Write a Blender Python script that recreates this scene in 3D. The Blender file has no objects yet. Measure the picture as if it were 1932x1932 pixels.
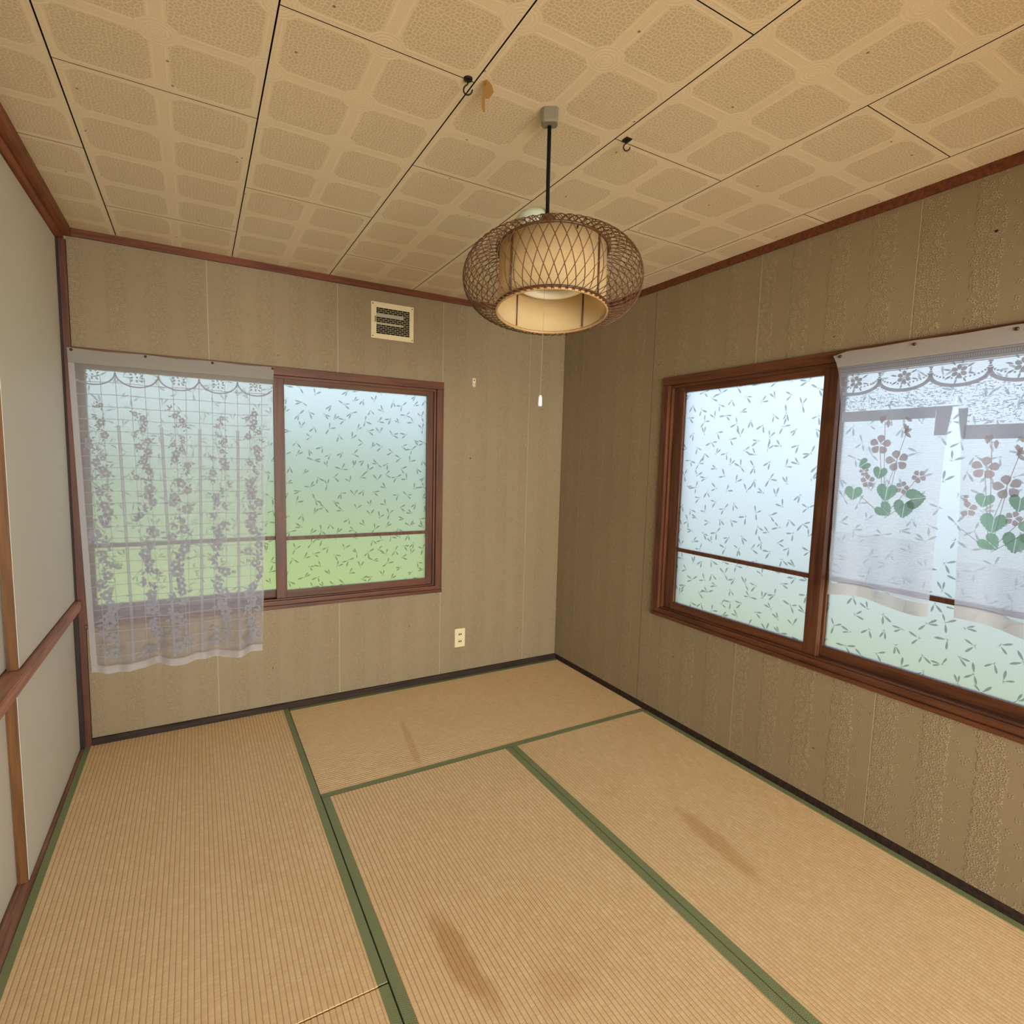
import bpy, bmesh, math, random
from mathutils import Vector, Matrix
random.seed(7)
S = bpy.context.scene
COL = S.collection
PI = math.pi

# ------------------------------------------------------------------ camera
cam_d = bpy.data.cameras.new('camera'); cam = bpy.data.objects.new('camera', cam_d); COL.objects.link(cam)
_r = Vector((0.87230659, -0.48837849, 0.02382557)); _u = Vector((0.02797643, 0.09849812, 0.99474391)); _f = Vector((0.4881583, 0.86705511, -0.09958364))
cam.matrix_world = Matrix(((_r.x, _u.x, -_f.x, -2.1452), (_r.y, _u.y, -_f.y, -3.0224), (_r.z, _u.z, -_f.z, 1.3621), (0, 0, 0, 1)))
cam_d.sensor_width = 36.0; cam_d.lens = 1028.87 * 36 / 1932
cam_d.shift_x = (966 - 947.99) / 1932; cam_d.shift_y = (970.96 - 966) / 1932
cam_d.clip_start = 0.02
S.camera = cam
# ------------------------------------------------------------------ world, sun, added fill light behind the camera
W = bpy.data.worlds.new('sky'); S.world = W; W.use_nodes = True
_bg = W.node_tree.nodes['Background']; _bg.inputs['Color'].default_value = (0.70, 0.83, 1.0, 1); _bg.inputs['Strength'].default_value = 1.55
sun_d = bpy.data.lights.new('sun', 'SUN'); sun_d.energy = 3.4; sun_d.angle = math.radians(3); sun_d.color = (1, .95, .85)
sun = bpy.data.objects.new('sun', sun_d); COL.objects.link(sun)
sun.rotation_euler = Vector((.32, .42, -.85)).to_track_quat('-Z', 'Y').to_euler()
al_d = bpy.data.lights.new('added_fill_light', 'AREA'); al_d.shape = 'RECTANGLE'; al_d.size = 2.6; al_d.size_y = 1.9; al_d.energy = 330; al_d.color = (1.0, .955, .87)  # unseen area light added as main fill for the interior
al = bpy.data.objects.new('added_fill_light', al_d); COL.objects.link(al)
al.location = (-1.75, -6.55, 1.1); al.rotation_euler = (math.radians(90), 0, 0)
S.view_settings.view_transform = 'Standard'; S.view_settings.look = 'None'
S.view_settings.exposure = 0.14; S.view_settings.gamma = 1.0; S.view_settings.use_curve_mapping = False
S.cycles.transparent_max_bounces = 18; S.cycles.max_bounces = 8; S.cycles.diffuse_bounces = 4; S.cycles.glossy_bounces = 3

# ------------------------------------------------------------------ node helper
class NT:
    def __init__(self, name):
        self.mat = bpy.data.materials.new(name); self.mat.use_nodes = True
        self.t = self.mat.node_tree; self.t.nodes.clear()
        self.out = self.t.nodes.new('ShaderNodeOutputMaterial')
    def node(self, kind, **kw):
        n = self.t.nodes.new(kind)
        for k, v in kw.items(): setattr(n, k, v)
        return n
    def put(self, sock, v):
        if isinstance(v, bpy.types.NodeSocket): self.t.links.new(v, sock)
        elif v is not None: sock.default_value = v
    def m(self, op, a, b=None, c=None, clamp=False):
        n = self.node('ShaderNodeMath', operation=op, use_clamp=clamp)
        for i, v in enumerate((a, b, c)): self.put(n.inputs[i], v)
        return n.outputs[0]
    def smooth(self, x, lo, hi, to0=0.0, to1=1.0):
        n = self.node('ShaderNodeMapRange', interpolation_type='SMOOTHSTEP')
        self.put(n.inputs[0], x); self.put(n.inputs[1], lo); self.put(n.inputs[2], hi); self.put(n.inputs[3], to0); self.put(n.inputs[4], to1)
        return n.outputs[0]
    def comb(self, x, y, z=0.0):
        n = self.node('ShaderNodeCombineXYZ')
        for i, v in enumerate((x, y, z)): self.put(n.inputs[i], v)
        return n.outputs[0]
    def sep(self, v):
        n = self.node('ShaderNodeSeparateXYZ'); self.put(n.inputs[0], v); return n.outputs
    def pos(self): return self.node('ShaderNodeNewGeometry').outputs['Position']
    def obj(self): return self.node('ShaderNodeTexCoord').outputs['Object']
    def noise(self, vec, scale, detail=2.0, rough=.5):
        n = self.node('ShaderNodeTexNoise'); self.put(n.inputs['Vector'], vec); n.inputs['Scale'].default_value = scale
        n.inputs['Detail'].default_value = detail; n.inputs['Roughness'].default_value = rough
        return n.outputs['Fac']
    def voro(self, vec, scale, feature='F1', rnd=1.0, out='Distance', metric='EUCLIDEAN'):
        n = self.node('ShaderNodeTexVoronoi', voronoi_dimensions='2D', feature=feature, distance=metric)
        self.put(n.inputs['Vector'], vec); n.inputs['Scale'].default_value = scale; n.inputs['Randomness'].default_value = rnd
        return n.outputs[out]
    def mix(self, f, a, b, blend='MIX'):
        n = self.node('ShaderNodeMix', data_type='RGBA', blend_type=blend)
        self.put(n.inputs[0], f); self.put(n.inputs[6], rgb(a)); self.put(n.inputs[7], rgb(b)); return n.outputs[2]
    def bump(self, h, strength=.5, dist=.001):
        n = self.node('ShaderNodeBump'); n.inputs['Strength'].default_value = strength; n.inputs['Distance'].default_value = dist
        self.put(n.inputs['Height'], h); return n.outputs['Normal']
    def bsdf(self, color, rough=.6, spec=.5, normal=None, **kw):
        n = self.node('ShaderNodeBsdfPrincipled'); self.put(n.inputs['Base Color'], rgb(color)); self.put(n.inputs['Roughness'], rough)
        n.inputs['Specular IOR Level'].default_value = spec
        if normal is not None: self.put(n.inputs['Normal'], normal)
        for k, v in kw.items(): self.put(n.inputs[k], v)
        return n.outputs[0]
    def shader(self, kind, color=None, **kw):
        n = self.node(kind)
        if color is not None: self.put(n.inputs['Color'], rgb(color))
        for k, v in kw.items(): self.put(n.inputs[k], v)
        return n.outputs[0]
    def mixs(self, f, a, b):
        n = self.node('ShaderNodeMixShader'); self.put(n.inputs[0], f); self.put(n.inputs[1], a); self.put(n.inputs[2], b); return n.outputs[0]
    def add(self, a, b):
        n = self.node('ShaderNodeAddShader'); self.put(n.inputs[0], a); self.put(n.inputs[1], b); return n.outputs[0]
    def done(self, sh):
        self.t.links.new(sh, self.out.inputs['Surface']); return self.mat
def rgb(c): return (*c, 1.0) if isinstance(c, tuple) and len(c) == 3 else c

# ------------------------------------------------------------------ materials
def wood_mat(name, c, rough=.42, axis=2, amount=.35):
    n = NT(name); p = n.sep(n.obj()); k = [22, 22, 22]; k[axis] = 1.2
    v = n.comb(n.m('MULTIPLY', p[0], k[0]), n.m('MULTIPLY', p[1], k[1]), n.m('MULTIPLY', p[2], k[2]))
    g = n.noise(v, 3.0, 6, .6)
    d = tuple(x * (1 - amount) for x in c); l = tuple(min(1, x * (1 + amount)) for x in c)
    col = n.mix(n.smooth(g, .3, .7), d, l)
    return n.done(n.bsdf(col, rough, .32, n.bump(g, .15, .001)))
M = {}
FRAME = (.098, .034, .014)
for ax, nm in enumerate('xyz'): M['frame_' + nm] = wood_mat('brown_window_wood_' + nm, FRAME, .45, ax)
M['sash'] = wood_mat('brown_sash_wood', (.088, .031, .013), .45, 2)
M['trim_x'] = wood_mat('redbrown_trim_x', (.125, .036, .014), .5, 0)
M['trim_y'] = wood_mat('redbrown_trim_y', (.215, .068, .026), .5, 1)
M['post'] = wood_mat('redbrown_post', (.088, .027, .014), .45, 2)
M['post_strip'] = wood_mat('dark_strip_wood', (.022, .010, .007), .6, 2)
M['rail'] = wood_mat('worn_rail', (.40, .195, .135), .5, 1, .25)
M['sill_rail'] = wood_mat('floor_rail', (.27, .135, .09), .55, 1)
M['door_edge'] = wood_mat('orange_door_edge', (.135, .057, .014), .5, 2)
M['base'] = wood_mat('dark_baseboard', (.026, .014, .009), .7, 0, .6)

def wallpaper(name, axis, u0):
    n = NT(name); p = n.sep(n.pos()); u, z = p[axis], p[2]
    v2 = n.comb(u, z)
    c = n.m('SUBTRACT', n.m('FRACT', n.m('ADD', n.m('DIVIDE', n.m('SUBTRACT', u, u0), .1515), .5)), .5)
    d = n.m('MULTIPLY', n.m('ABSOLUTE', c), .1515)
    wob = n.m('MULTIPLY', n.m('SUBTRACT', n.noise(v2, 34, 2), .5), .03)
    band = n.smooth(n.m('ADD', d, wob), .044, .030)
    # embossed five-petal flowers in the bands, small four-armed stars between them
    def blossoms(scale, rnd, R, arms, thin):
        vn = n.node('ShaderNodeTexVoronoi', voronoi_dimensions='2D', feature='F1'); n.put(vn.inputs['Vector'], v2); vn.inputs['Scale'].default_value = scale; vn.inputs['Randomness'].default_value = rnd
        q = n.sep(vn.outputs['Position']); dx, dy = n.m('SUBTRACT', u, q[0]), n.m('SUBTRACT', z, q[1])
        r = n.m('SQRT', n.m('ADD', n.m('MULTIPLY', dx, dx), n.m('MULTIPLY', dy, dy)))
        cr = n.sep(vn.outputs['Color'])
        th = n.m('ADD', n.m('ARCTAN2', dy, dx), n.m('MULTIPLY', cr[0], 6.28))
        lobe = n.m('ABSOLUTE', n.m('COSINE', n.m('MULTIPLY', th, arms / 2)))
        rr = n.m('MULTIPLY', n.m('ADD', thin, n.m('MULTIPLY', lobe, 1 - thin)), R)
        body = n.smooth(n.m('SUBTRACT', r, rr), .0009, -.0009)
        return n.m('MULTIPLY', body, n.smooth(r, R * .16, R * .34))
    fl = n.m('MULTIPLY', blossoms(50, .78, .0088, 5, .22), band)
    fl2 = n.m('MULTIPLY', n.smooth(n.voro(n.comb(n.m('ADD', u, 3.3), z), 120, 'F1', .9), .24, .14), n.m('MULTIPLY', band, .7))
    sp = n.m('MULTIPLY', blossoms(23, .9, .0085, 4, .05), .7)
    relief = n.m('MAXIMUM', n.m('MAXIMUM', fl, fl2), sp)
    fine = n.noise(v2, 420, 2)
    cloud = n.noise(n.comb(u, n.m('MULTIPLY', z, .5)), 2.2, 3)
    base = n.mix(cloud, (.212, .163, .096), (.266, .205, .122))
    col = n.mix(n.m('MULTIPLY', relief, .42), base, (.44, .34, .20))
    spot = n.smooth(n.voro(v2, 1.9, 'F1', 1.0), .010, .006)
    col = n.mix(n.m('MULTIPLY', spot, .8), col, (.10, .06, .035))
    h = n.m('ADD', n.m('MULTIPLY', relief, 1.0), n.m('MULTIPLY', fine, .12))
    return n.done(n.bsdf(col, .62, .35, n.bump(h, .9, .0024)))
M['paper_back'] = wallpaper('beige_wallpaper_back', 0, -2.428)
M['paper_right'] = wallpaper('beige_wallpaper_right', 1, -1.761)
def plain(name, c, rough=.6, spec=.4, **kw):
    n = NT(name); return n.done(n.bsdf(c, rough, spec, **kw))
M['backing'] = plain('pale_wall_backing', (.42, .36, .25), .8)
M['dark'] = plain('dark_void', (.012, .010, .009), .9, .1)
M['plaster'] = plain('plain_plaster', (.55, .48, .36), .8)

def ceiling_mat():
    n = NT('embossed_ceiling_board'); p = n.sep(n.pos()); x, y = p[0], p[1]
    def cell(c, o, s):
        return n.m('ABSOLUTE', n.m('SUBTRACT', n.m('FRACT', n.m('ADD', n.m('DIVIDE', n.m('SUBTRACT', c, o), s), .5)), .5))
    fu, fv = cell(x, -2.421, .22725), cell(y, -.35, .22575)
    r = n.m('SQRT', n.m('ADD', n.m('MULTIPLY', fu, fu), n.m('MULTIPLY', fv, fv)))
    mn = n.m('MINIMUM', fu, fv)
    panel = n.m('MULTIPLY', n.smooth(mn, .085, .10), n.smooth(n.m('ADD', fu, fv), .27, .285))
    v2 = n.comb(x, y)
    warp = n.node('ShaderNodeTexNoise'); n.put(warp.inputs['Vector'], v2); warp.inputs['Scale'].default_value = 26
    vm = n.node('ShaderNodeVectorMath', operation='MULTIPLY_ADD'); n.put(vm.inputs[0], warp.outputs['Color']); vm.inputs[1].default_value = (.012, .012, 0); n.put(vm.inputs[2], v2)
    e = n.voro(vm.outputs[0], 98, 'DISTANCE_TO_EDGE', .80)
    cells = n.m('MULTIPLY', n.smooth(e, .07, .17), panel)
    ring = n.m('MULTIPLY', n.smooth(r, .205, .195), n.m('ADD', .5, n.m('MULTIPLY', n.m('SINE', n.m('MULTIPLY', r, 150.0)), .5)))
    line1 = n.m('MULTIPLY', n.smooth(n.m('ABSOLUTE', n.m('SUBTRACT', mn, .062)), .013, .007), n.smooth(r, .20, .21))
    grain = n.noise(v2, 330, 3)
    light = (.755, .65, .465); dark = (.525, .42, .272)
    band = n.mix(n.smooth(grain, .35, .7), (.64, .53, .355), light)
    band = n.mix(n.m('MULTIPLY', line1, .8), band, (.77, .655, .46))
    band = n.mix(n.m('MULTIPLY', ring, .45), band, (.77, .655, .46))
    col = n.mix(cells, band, dark)
    cloud = n.noise(v2, 1.3, 3)
    col = n.mix(.25, col, n.mix(cloud, (.52, .39, .23), (.78, .68, .50)), 'MIX')
    speck = n.smooth(n.voro(v2, 3.0, 'F1', 1.0), .013, .008)
    col = n.mix(n.m('MULTIPLY', speck, .8), col, (.12, .07, .04))
    h = n.m('ADD', n.m('SUBTRACT', 1.0, cells), n.m('ADD', n.m('MULTIPLY', n.m('ADD', ring, line1), .6), n.m('MULTIPLY', grain, .3)))
    return n.done(n.bsdf(col, .7, .3, n.bump(h, .30, .0012)))
M['ceiling'] = ceiling_mat()
M['ceiling_edge'] = plain('ceiling_board_back', (.10, .06, .04), .9)

def tatami_mat():
    n = NT('tatami_straw'); q = n.sep(n.obj()); w = n.sep(n.pos())
    lx, ly = q[0], q[1]
    rib = n.m('ABSOLUTE', n.m('SUBTRACT', n.m('FRACT', n.m('DIVIDE', ly, .0145)), .5))          # .5 in the groove
    rid = n.m('FLOOR', n.m('DIVIDE', ly, .0145))
    rush = n.noise(n.comb(n.m('MULTIPLY', lx, 240), n.m('MULTIPLY', rid, 3.7), 0.0), 1.0, 2)
    patch = n.noise(n.comb(n.m('MULTIPLY', lx, 26), n.m('MULTIPLY', rid, 1.9), 0.0), 1.0, 2)
    cloud = n.noise(n.pos(), 2.4, 3)
    col = n.mix(cloud, (.70, .475, .235), (.79, .575, .335))
    col = n.mix(n.m('MULTIPLY', n.smooth(patch, .35, .75), .55), col, (.86, .66, .40))
    col = n.mix(n.m('MULTIPLY', n.smooth(rush, .35, .7), .35), col, (.56, .37, .165))
    col = n.mix(n.smooth(rib, .40, .5, 0, .72), col, (.24, .135, .052))  # groove shade painted into the colour, along with the dark warp thread
    dash = n.m('MULTIPLY', n.smooth(n.noise(n.comb(n.m('MULTIPLY', lx, 70), n.m('MULTIPLY', rid, 7.3), 0.0), 1.0, 1), .62, .75), .35)
    col = n.mix(dash, col, (.68, .48, .26))
    # worn orange stains that have a shape of their own
    for (cx, cy, sx, sy, a, ang) in ((-1.553, -1.78, .048, .19, .55, .10), (-.53, -1.80, .045, .22, .42, -.12), (-1.28, -.63, .02, .26, .35, -.14), (-1.36, -1.98, .08, .06, .22, 0.0)):
        dx, dy = n.m('SUBTRACT', w[0], cx), n.m('SUBTRACT', w[1], cy)
        ax = n.m('DIVIDE', n.m('ADD', n.m('MULTIPLY', dx, math.cos(ang)), n.m('MULTIPLY', dy, math.sin(ang))), sx)
        ay = n.m('DIVIDE', n.m('SUBTRACT', n.m('MULTIPLY', dy, math.cos(ang)), n.m('MULTIPLY', dx, math.sin(ang))), sy)
        rr = n.m('SQRT', n.m('ADD', n.m('MULTIPLY', ax, ax), n.m('MULTIPLY', ay, ay)))
        rr = n.m('ADD', rr, n.m('MULTIPLY', n.m('SUBTRACT', n.noise(n.pos(), 11, 3), .5), 1.0))
        col = n.mix(n.smooth(rr, 1.15, .55, 0, a), col, (.44, .205, .060))
    h = n.m('ADD', n.m('MULTIPLY', rush, .6), n.m('MULTIPLY', patch, .4))
    return n.done(n.bsdf(col, .58, .35, n.bump(h, .35, .0008)))
M['tatami'] = tatami_mat()
def heri_mat():
    n = NT('green_tatami_border'); q = n.sep(n.obj()); w = n.pos()
    fy = n.m('ABSOLUTE', n.m('SUBTRACT', n.m('FRACT', n.m('DIVIDE', q[1], .0150)), .5))
    wave = n.m('SINE', n.m('MULTIPLY', n.m('ADD', q[0], n.m('MULTIPLY', n.m('MULTIPLY', fy, fy), .040)), 2 * PI / .0056))
    g = n.smooth(wave, -.2, .6)
    cloud = n.noise(w, 6, 3)
    base = n.mix(cloud, (.205, .245, .105), (.27, .305, .155))
    col = n.mix(n.m('MULTIPLY', g, .5), base, (.085, .105, .045))
    return n.done(n.bsdf(col, .6, .35, n.bump(wave, .25, .0006)))
M['heri'] = heri_mat()
M['mat_core'] = plain('tatami_core', (.20, .13, .06), .9)

def fusuma_mat():
    n = NT('offwhite_door_paper'); v = n.pos(); g = n.noise(v, 130, 3); cl = n.noise(v, 1.6, 3)
    col = n.mix(cl, (.60, .575, .495), (.68, .655, .575))
    return n.done(n.bsdf(col, .6, .35, n.bump(g, .2, .0008)))
M['fusuma'] = fusuma_mat()

def frosted():
    n = NT('frosted_glass'); v = n.obj()
    g = n.noise(v, 260, 2); nm = n.bump(g, .35, .0010)
    return n.done(n.shader('ShaderNodeBsdfGlass', (.96, .985, .98), Roughness=.55, IOR=1.42, Normal=nm))
M['glass'] = frosted()
def leafglass():
    n = NT('clear_leaf_glass')
    t = n.shader('ShaderNodeBsdfTransparent', (.44, .47, .46)); g = n.shader('ShaderNodeBsdfGlossy', (.9, .9, .9), Roughness=.35)
    return n.done(n.mixs(.012, t, g))
M['leaf_glass'] = leafglass()
def sheer(name, opac, color, trans=.55, rib=0.0, rib_scale=1.0):
    n = NT(name); d = n.shader('ShaderNodeBsdfDiffuse', color); tr = n.shader('ShaderNodeBsdfTranslucent', color)
    cloth = n.mixs(trans, d, tr)
    if opac >= 1: return n.done(cloth)
    t = n.shader('ShaderNodeBsdfTransparent', (1, 1, 1))
    f = opac
    w = n.sep(n.pos())
    nz = n.noise(n.pos(), 60, 3)
    f = n.m('ADD', n.m('MULTIPLY', n.m('SUBTRACT', nz, .5), .06), opac, clamp=True)
    if rib:
        s = n.m('SINE', n.m('MULTIPLY', w[2], 2 * PI / .0075)); f = n.m('ADD', f, n.m('MULTIPLY', s, rib), clamp=True)
    return n.done(n.mixs(f, t, cloth))
M['sheer_a'] = sheer('sheer_white_curtain', .38, (.90, .88, .92), .68)
M['sheer_b'] = sheer('sheer_cafe_curtain', .44, (.84, .86, .98), .74, .045)
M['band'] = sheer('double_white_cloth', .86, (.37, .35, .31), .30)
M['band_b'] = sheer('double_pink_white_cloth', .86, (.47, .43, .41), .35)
M['hem'] = sheer('white_hem_cloth', .66, (.66, .65, .66), .45)
M['lace'] = sheer('dense_lace_thread', 1.0, (.385, .385, .43), .42)
M['lace_line'] = sheer('lace_grid_thread', 1.0, (.44, .44, .49), .42)
M['lace_grey'] = sheer('grey_lace_print', 1.0, (.52, .54, .64), .66)
M['lace_mauve'] = sheer('mauve_lace_print', 1.0, (.56, .53, .59), .64)
M['lace_green'] = sheer('green_lace_print', 1.0, (.34, .54, .48), .62)
M['lace_blue'] = sheer('blue_mesh_thread', 1.0, (.44, .50, .68), .64)

def bamboo(name, c):
    n = NT(name); g = n.noise(n.obj(), 90, 2); return n.done(n.bsdf(n.mix(g, tuple(x * .7 for x in c), c), .42, .5))
M['bamboo'] = bamboo('brown_bamboo', (.115, .046, .014))
M['bamboo_dark'] = bamboo('dark_bamboo', (.10, .038, .014))
M['ring'] = bamboo('pale_ring', (.45, .27, .12))
def paper():
    n = NT('cream_shade_paper'); p = n.sep(n.obj())
    s = n.m('SINE', n.m('MULTIPLY', p[2], 2 * PI / .004)); c = n.mix(n.noise(n.obj(), 18, 3), (.74, .58, .32), (.82, .67, .40))
    d = n.shader('ShaderNodeBsdfDiffuse', c, Normal=n.bump(s, .3, .0005)); t = n.shader('ShaderNodeBsdfTranslucent', c)
    return n.done(n.mixs(.5, d, t))
M['paper'] = paper()
M['white_plastic'] = plain('white_plastic', (.80, .78, .68), .35)
M['mint'] = plain('pale_green_enamel', (.50, .56, .44), .35)
M['cream_plastic'] = plain('cream_plastic', (.66, .57, .36), .4)
M['black'] = plain('black_cord', (.006, .0055, .0055), .8, .15)
M['rose'] = plain('grey_ceiling_rose', (.20, .17, .125), .7)
M['metal_dark'] = plain('dark_bronze', (.025, .015, .012), .4, .5, Metallic=.6)
M['tack'] = plain('tack_brass_dark', (.06, .038, .016), .35, .5, Metallic=.5)
M['string'] = plain('pull_string', (.33, .26, .17), .8)
def tape():
    n = NT('old_amber_tape'); c = (.42, .24, .075)
    return n.done(n.mixs(.45, n.bsdf(c, .3, .5), n.shader('ShaderNodeBsdfTranslucent', (.55, .33, .11))))
M['tape'] = tape()
def grass():
    n = NT('lawn_grass'); v = n.pos(); col = n.mix(n.noise(v, 5, 4), (.21, .25, .05), (.29, .33, .09))
    return n.done(n.bsdf(col, .9, .1))
M['grass'] = grass()
M['gravel'] = plain('grey_gravel', (.25, .255, .25), .9)
def hedge():
    n = NT('hedge_leaf'); col = n.mix(n.noise(n.pos(), 6, 4), (.035, .085, .04), (.09, .17, .08)); return n.done(n.bsdf(col, .8, .2))
M['hedge'] = hedge()
M['render_wall'] = plain('outside_render', (.5, .5, .48), .9)

# ------------------------------------------------------------------ mesh builder
class MB:
    def __init__(s): s.v = []; s.f = []; s.mi = []
    def quad(s, pts, mi=0):
        b = len(s.v); s.v += [tuple(p) for p in pts]; s.f.append(tuple(range(b, b + len(pts)))); s.mi.append(mi)
    def box(s, x0, x1, y0, y1, z0, z1, mi=0):
        if x0 > x1: x0, x1 = x1, x0
        if y0 > y1: y0, y1 = y1, y0
        if z0 > z1: z0, z1 = z1, z0
        b = len(s.v)
        s.v += [(x0, y0, z0), (x1, y0, z0), (x1, y1, z0), (x0, y1, z0), (x0, y0, z1), (x1, y0, z1), (x1, y1, z1), (x0, y1, z1)]
        for f in ((0, 3, 2, 1), (4, 5, 6, 7), (0, 1, 5, 4), (1, 2, 6, 5), (2, 3, 7, 6), (3, 0, 4, 7)):
            s.f.append(tuple(b + i for i in f)); s.mi.append(mi)
    def tube(s, pts, r, n=6, closed=False, mi=0, caps=True):
        pts = [Vector(p) for p in pts]; N = len(pts); b = len(s.v)
        t0 = (pts[1] - pts[0]).normalized(); nrm = t0.orthogonal().normalized()
        for i, p in enumerate(pts):
            if closed: t = (pts[(i + 1) % N] - pts[i - 1]).normalized()
            else: t = (pts[min(i + 1, N - 1)] - pts[max(i - 1, 0)]).normalized()
            nrm = (nrm - t * nrm.dot(t)).normalized(); bi = t.cross(nrm)
            rr = r[i] if isinstance(r, (list, tuple)) else r
            for k in range(n):
                a = 2 * PI * k / n; s.v.append(tuple(p + (nrm * math.cos(a) + bi * math.sin(a)) * rr))
        for i in range(N if closed else N - 1):
            j = (i + 1) % N
            for k in range(n):
                k2 = (k + 1) % n
                s.f.append((b + i * n + k, b + i * n + k2, b + j * n + k2, b + j * n + k)); s.mi.append(mi)
        if caps and not closed:
            s.f.append(tuple(b + k for k in reversed(range(n)))); s.mi.append(mi)
            s.f.append(tuple(b + (N - 1) * n + k for k in range(n))); s.mi.append(mi)
    def lathe(s, prof, n=32, mi=0, c=(0, 0, 0), close=False):
        b = len(s.v); m = len(prof)
        for i in range(n):
            a = 2 * PI * i / n
            for (r, z) in prof: s.v.append((c[0] + r * math.cos(a), c[1] + r * math.sin(a), c[2] + z))
        for i in range(n):
            j = (i + 1) % n
            for k in range(m if close else m - 1):
                k2 = (k + 1) % m
                s.f.append((b + i * m + k, b + j * m + k, b + j * m + k2, b + i * m + k2)); s.mi.append(mi)
    def build(s, name, mats, parent=None, smooth=False, bevel=0.0):
        me = bpy.data.meshes.new(name); me.from_pydata(s.v, [], s.f)
        mats = mats if isinstance(mats, (list, tuple)) else [mats]
        for m in mats: me.materials.append(m)
        if len(mats) > 1: me.polygons.foreach_set('material_index', s.mi)
        if smooth: me.polygons.foreach_set('use_smooth', [True] * len(me.polygons))
        bm = bmesh.new(); bm.from_mesh(me)
        bmesh.ops.recalc_face_normals(bm, faces=bm.faces)
        if bevel: bmesh.ops.bevel(bm, geom=list(bm.edges), offset=bevel, segments=2, profile=.7, affect='EDGES', clamp_overlap=True)
        bm.to_mesh(me); bm.free(); me.update()
        o = bpy.data.objects.new(name, me); COL.objects.link(o)
        if parent is not None: o.parent = parent
        return o
def flatmesh(name, v, f, mat, parent=None, smooth=False):
    me = bpy.data.meshes.new(name); me.from_pydata(v, [], f); me.materials.append(mat)
    if smooth: me.polygons.foreach_set('use_smooth', [True] * len(me.polygons))
    me.update(); o = bpy.data.objects.new(name, me); COL.objects.link(o)
    if parent is not None: o.parent = parent
    return o
def empty(name, loc=(0, 0, 0)):
    o = bpy.data.objects.new(name, None); COL.objects.link(o); o.location = loc; o.empty_display_size = .05; return o
def tag(o, label, cat, group=None, kind=None):
    o['label'] = label; o['category'] = cat
    if group: o['group'] = group
    if kind: o['kind'] = kind
    return o
def struct(o, label=None):
    o['kind'] = 'structure'
    if label: o['label'] = label
    return o
def B(name, dims, mat, parent=None, bevel=0.0):
    m = MB(); m.box(*dims); return m.build(name, mat, parent, bevel=bevel)

H = 2.297
XL = -2.70; YF = -3.56
# ------------------------------------------------------------------ shell
struct(B('floor', (XL - .1, .12, YF - 3.2, .12, -.16, -.056), M['mat_core']), 'dark underfloor below the straw mats')
# back wall: window hole x -2.60..-.863, z .555..1.805
WA = (-2.605, -.863); WB = (-2.668, -.904); WZ = (.555, 1.805)
def holed(m, axis, u0, u1, z0, z1, hu0, hu1, d0, d1):
    def bx(a, b, c, d):
        if b - a < 1e-4 or d - c < 1e-4: return
        if axis == 'x': m.box(a, b, d0, d1, c, d)
        else: m.box(d0, d1, a, b, c, d)
    a, b = max(u0, hu0), min(u1, hu1)
    if a >= b: bx(u0, u1, z0, z1); return
    bx(u0, a, z0, z1); bx(b, u1, z0, z1); bx(a, b, z0, WZ[0] + .01); bx(a, b, WZ[1] - .01, z1)
m = MB(); holed(m, 'x', XL - .1, .12, -.056, 2.45, WA[0] + .01, WA[1] - .01, .0105, .12)
wall_back = struct(m.build('wall_back', M['backing']), 'beige embossed wallpaper wall with the lace curtained window')
m = MB(); holed(m, 'y', YF - .1, .0105, -.056, 2.45, WB[0] + .01, WB[1] - .01, .0105, .12)
wall_right = struct(m.build('wall_right', M['backing']), 'beige embossed wallpaper wall with the cafe curtained window')
def panel(parent, axis, u0, u1, mat, hole, z0=.033):
    m = MB(); holed(m, axis, u0, u1, z0, H, hole[0] + .012, hole[1] - .012, 0.0, .0100)
    return m.build('wall_panel', mat, parent)
xs = [-2.60, -2.075, -1.470, -.866, -.268, 0.0]
for a, b in zip(xs[:-1], xs[1:]): panel(wall_back, 'x', a + .0012, b - .0012, M['paper_back'], WA)
for x in xs[1:-1]:
    m = MB()
    for z0, z1 in (((.034, 2.262),) if not WA[0] < x < WA[1] else ((.034, WZ[0] - .001), (WZ[1] + .001, 2.262))): m.box(x - .0011, x + .0011, .0002, .0098, z0, z1)
    m.build('seam_filler', M['backing'], wall_back)
ys = [0.0, -.204, -.812, -1.432, -2.025, -2.63, -3.24, YF]
for i, (a, b) in enumerate(zip(ys[:-1], ys[1:])):
    ga = .0030 if i == 2 else .0012; gb = .0012
    panel(wall_right, 'y', b + gb, a - ga, M['paper_right'], WB)
for y in (-.204, -1.432, -2.025):
    m = MB()
    for z0, z1 in (((.034, 2.262),) if not WB[0] < y < WB[1] else ((.034, WZ[0] - .001), (WZ[1] + .001, 2.262))): m.box(.0002, .0098, y - .0011, y + .0011, z0, z1)
    m.build('seam_filler', M['backing'], wall_right)
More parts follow.
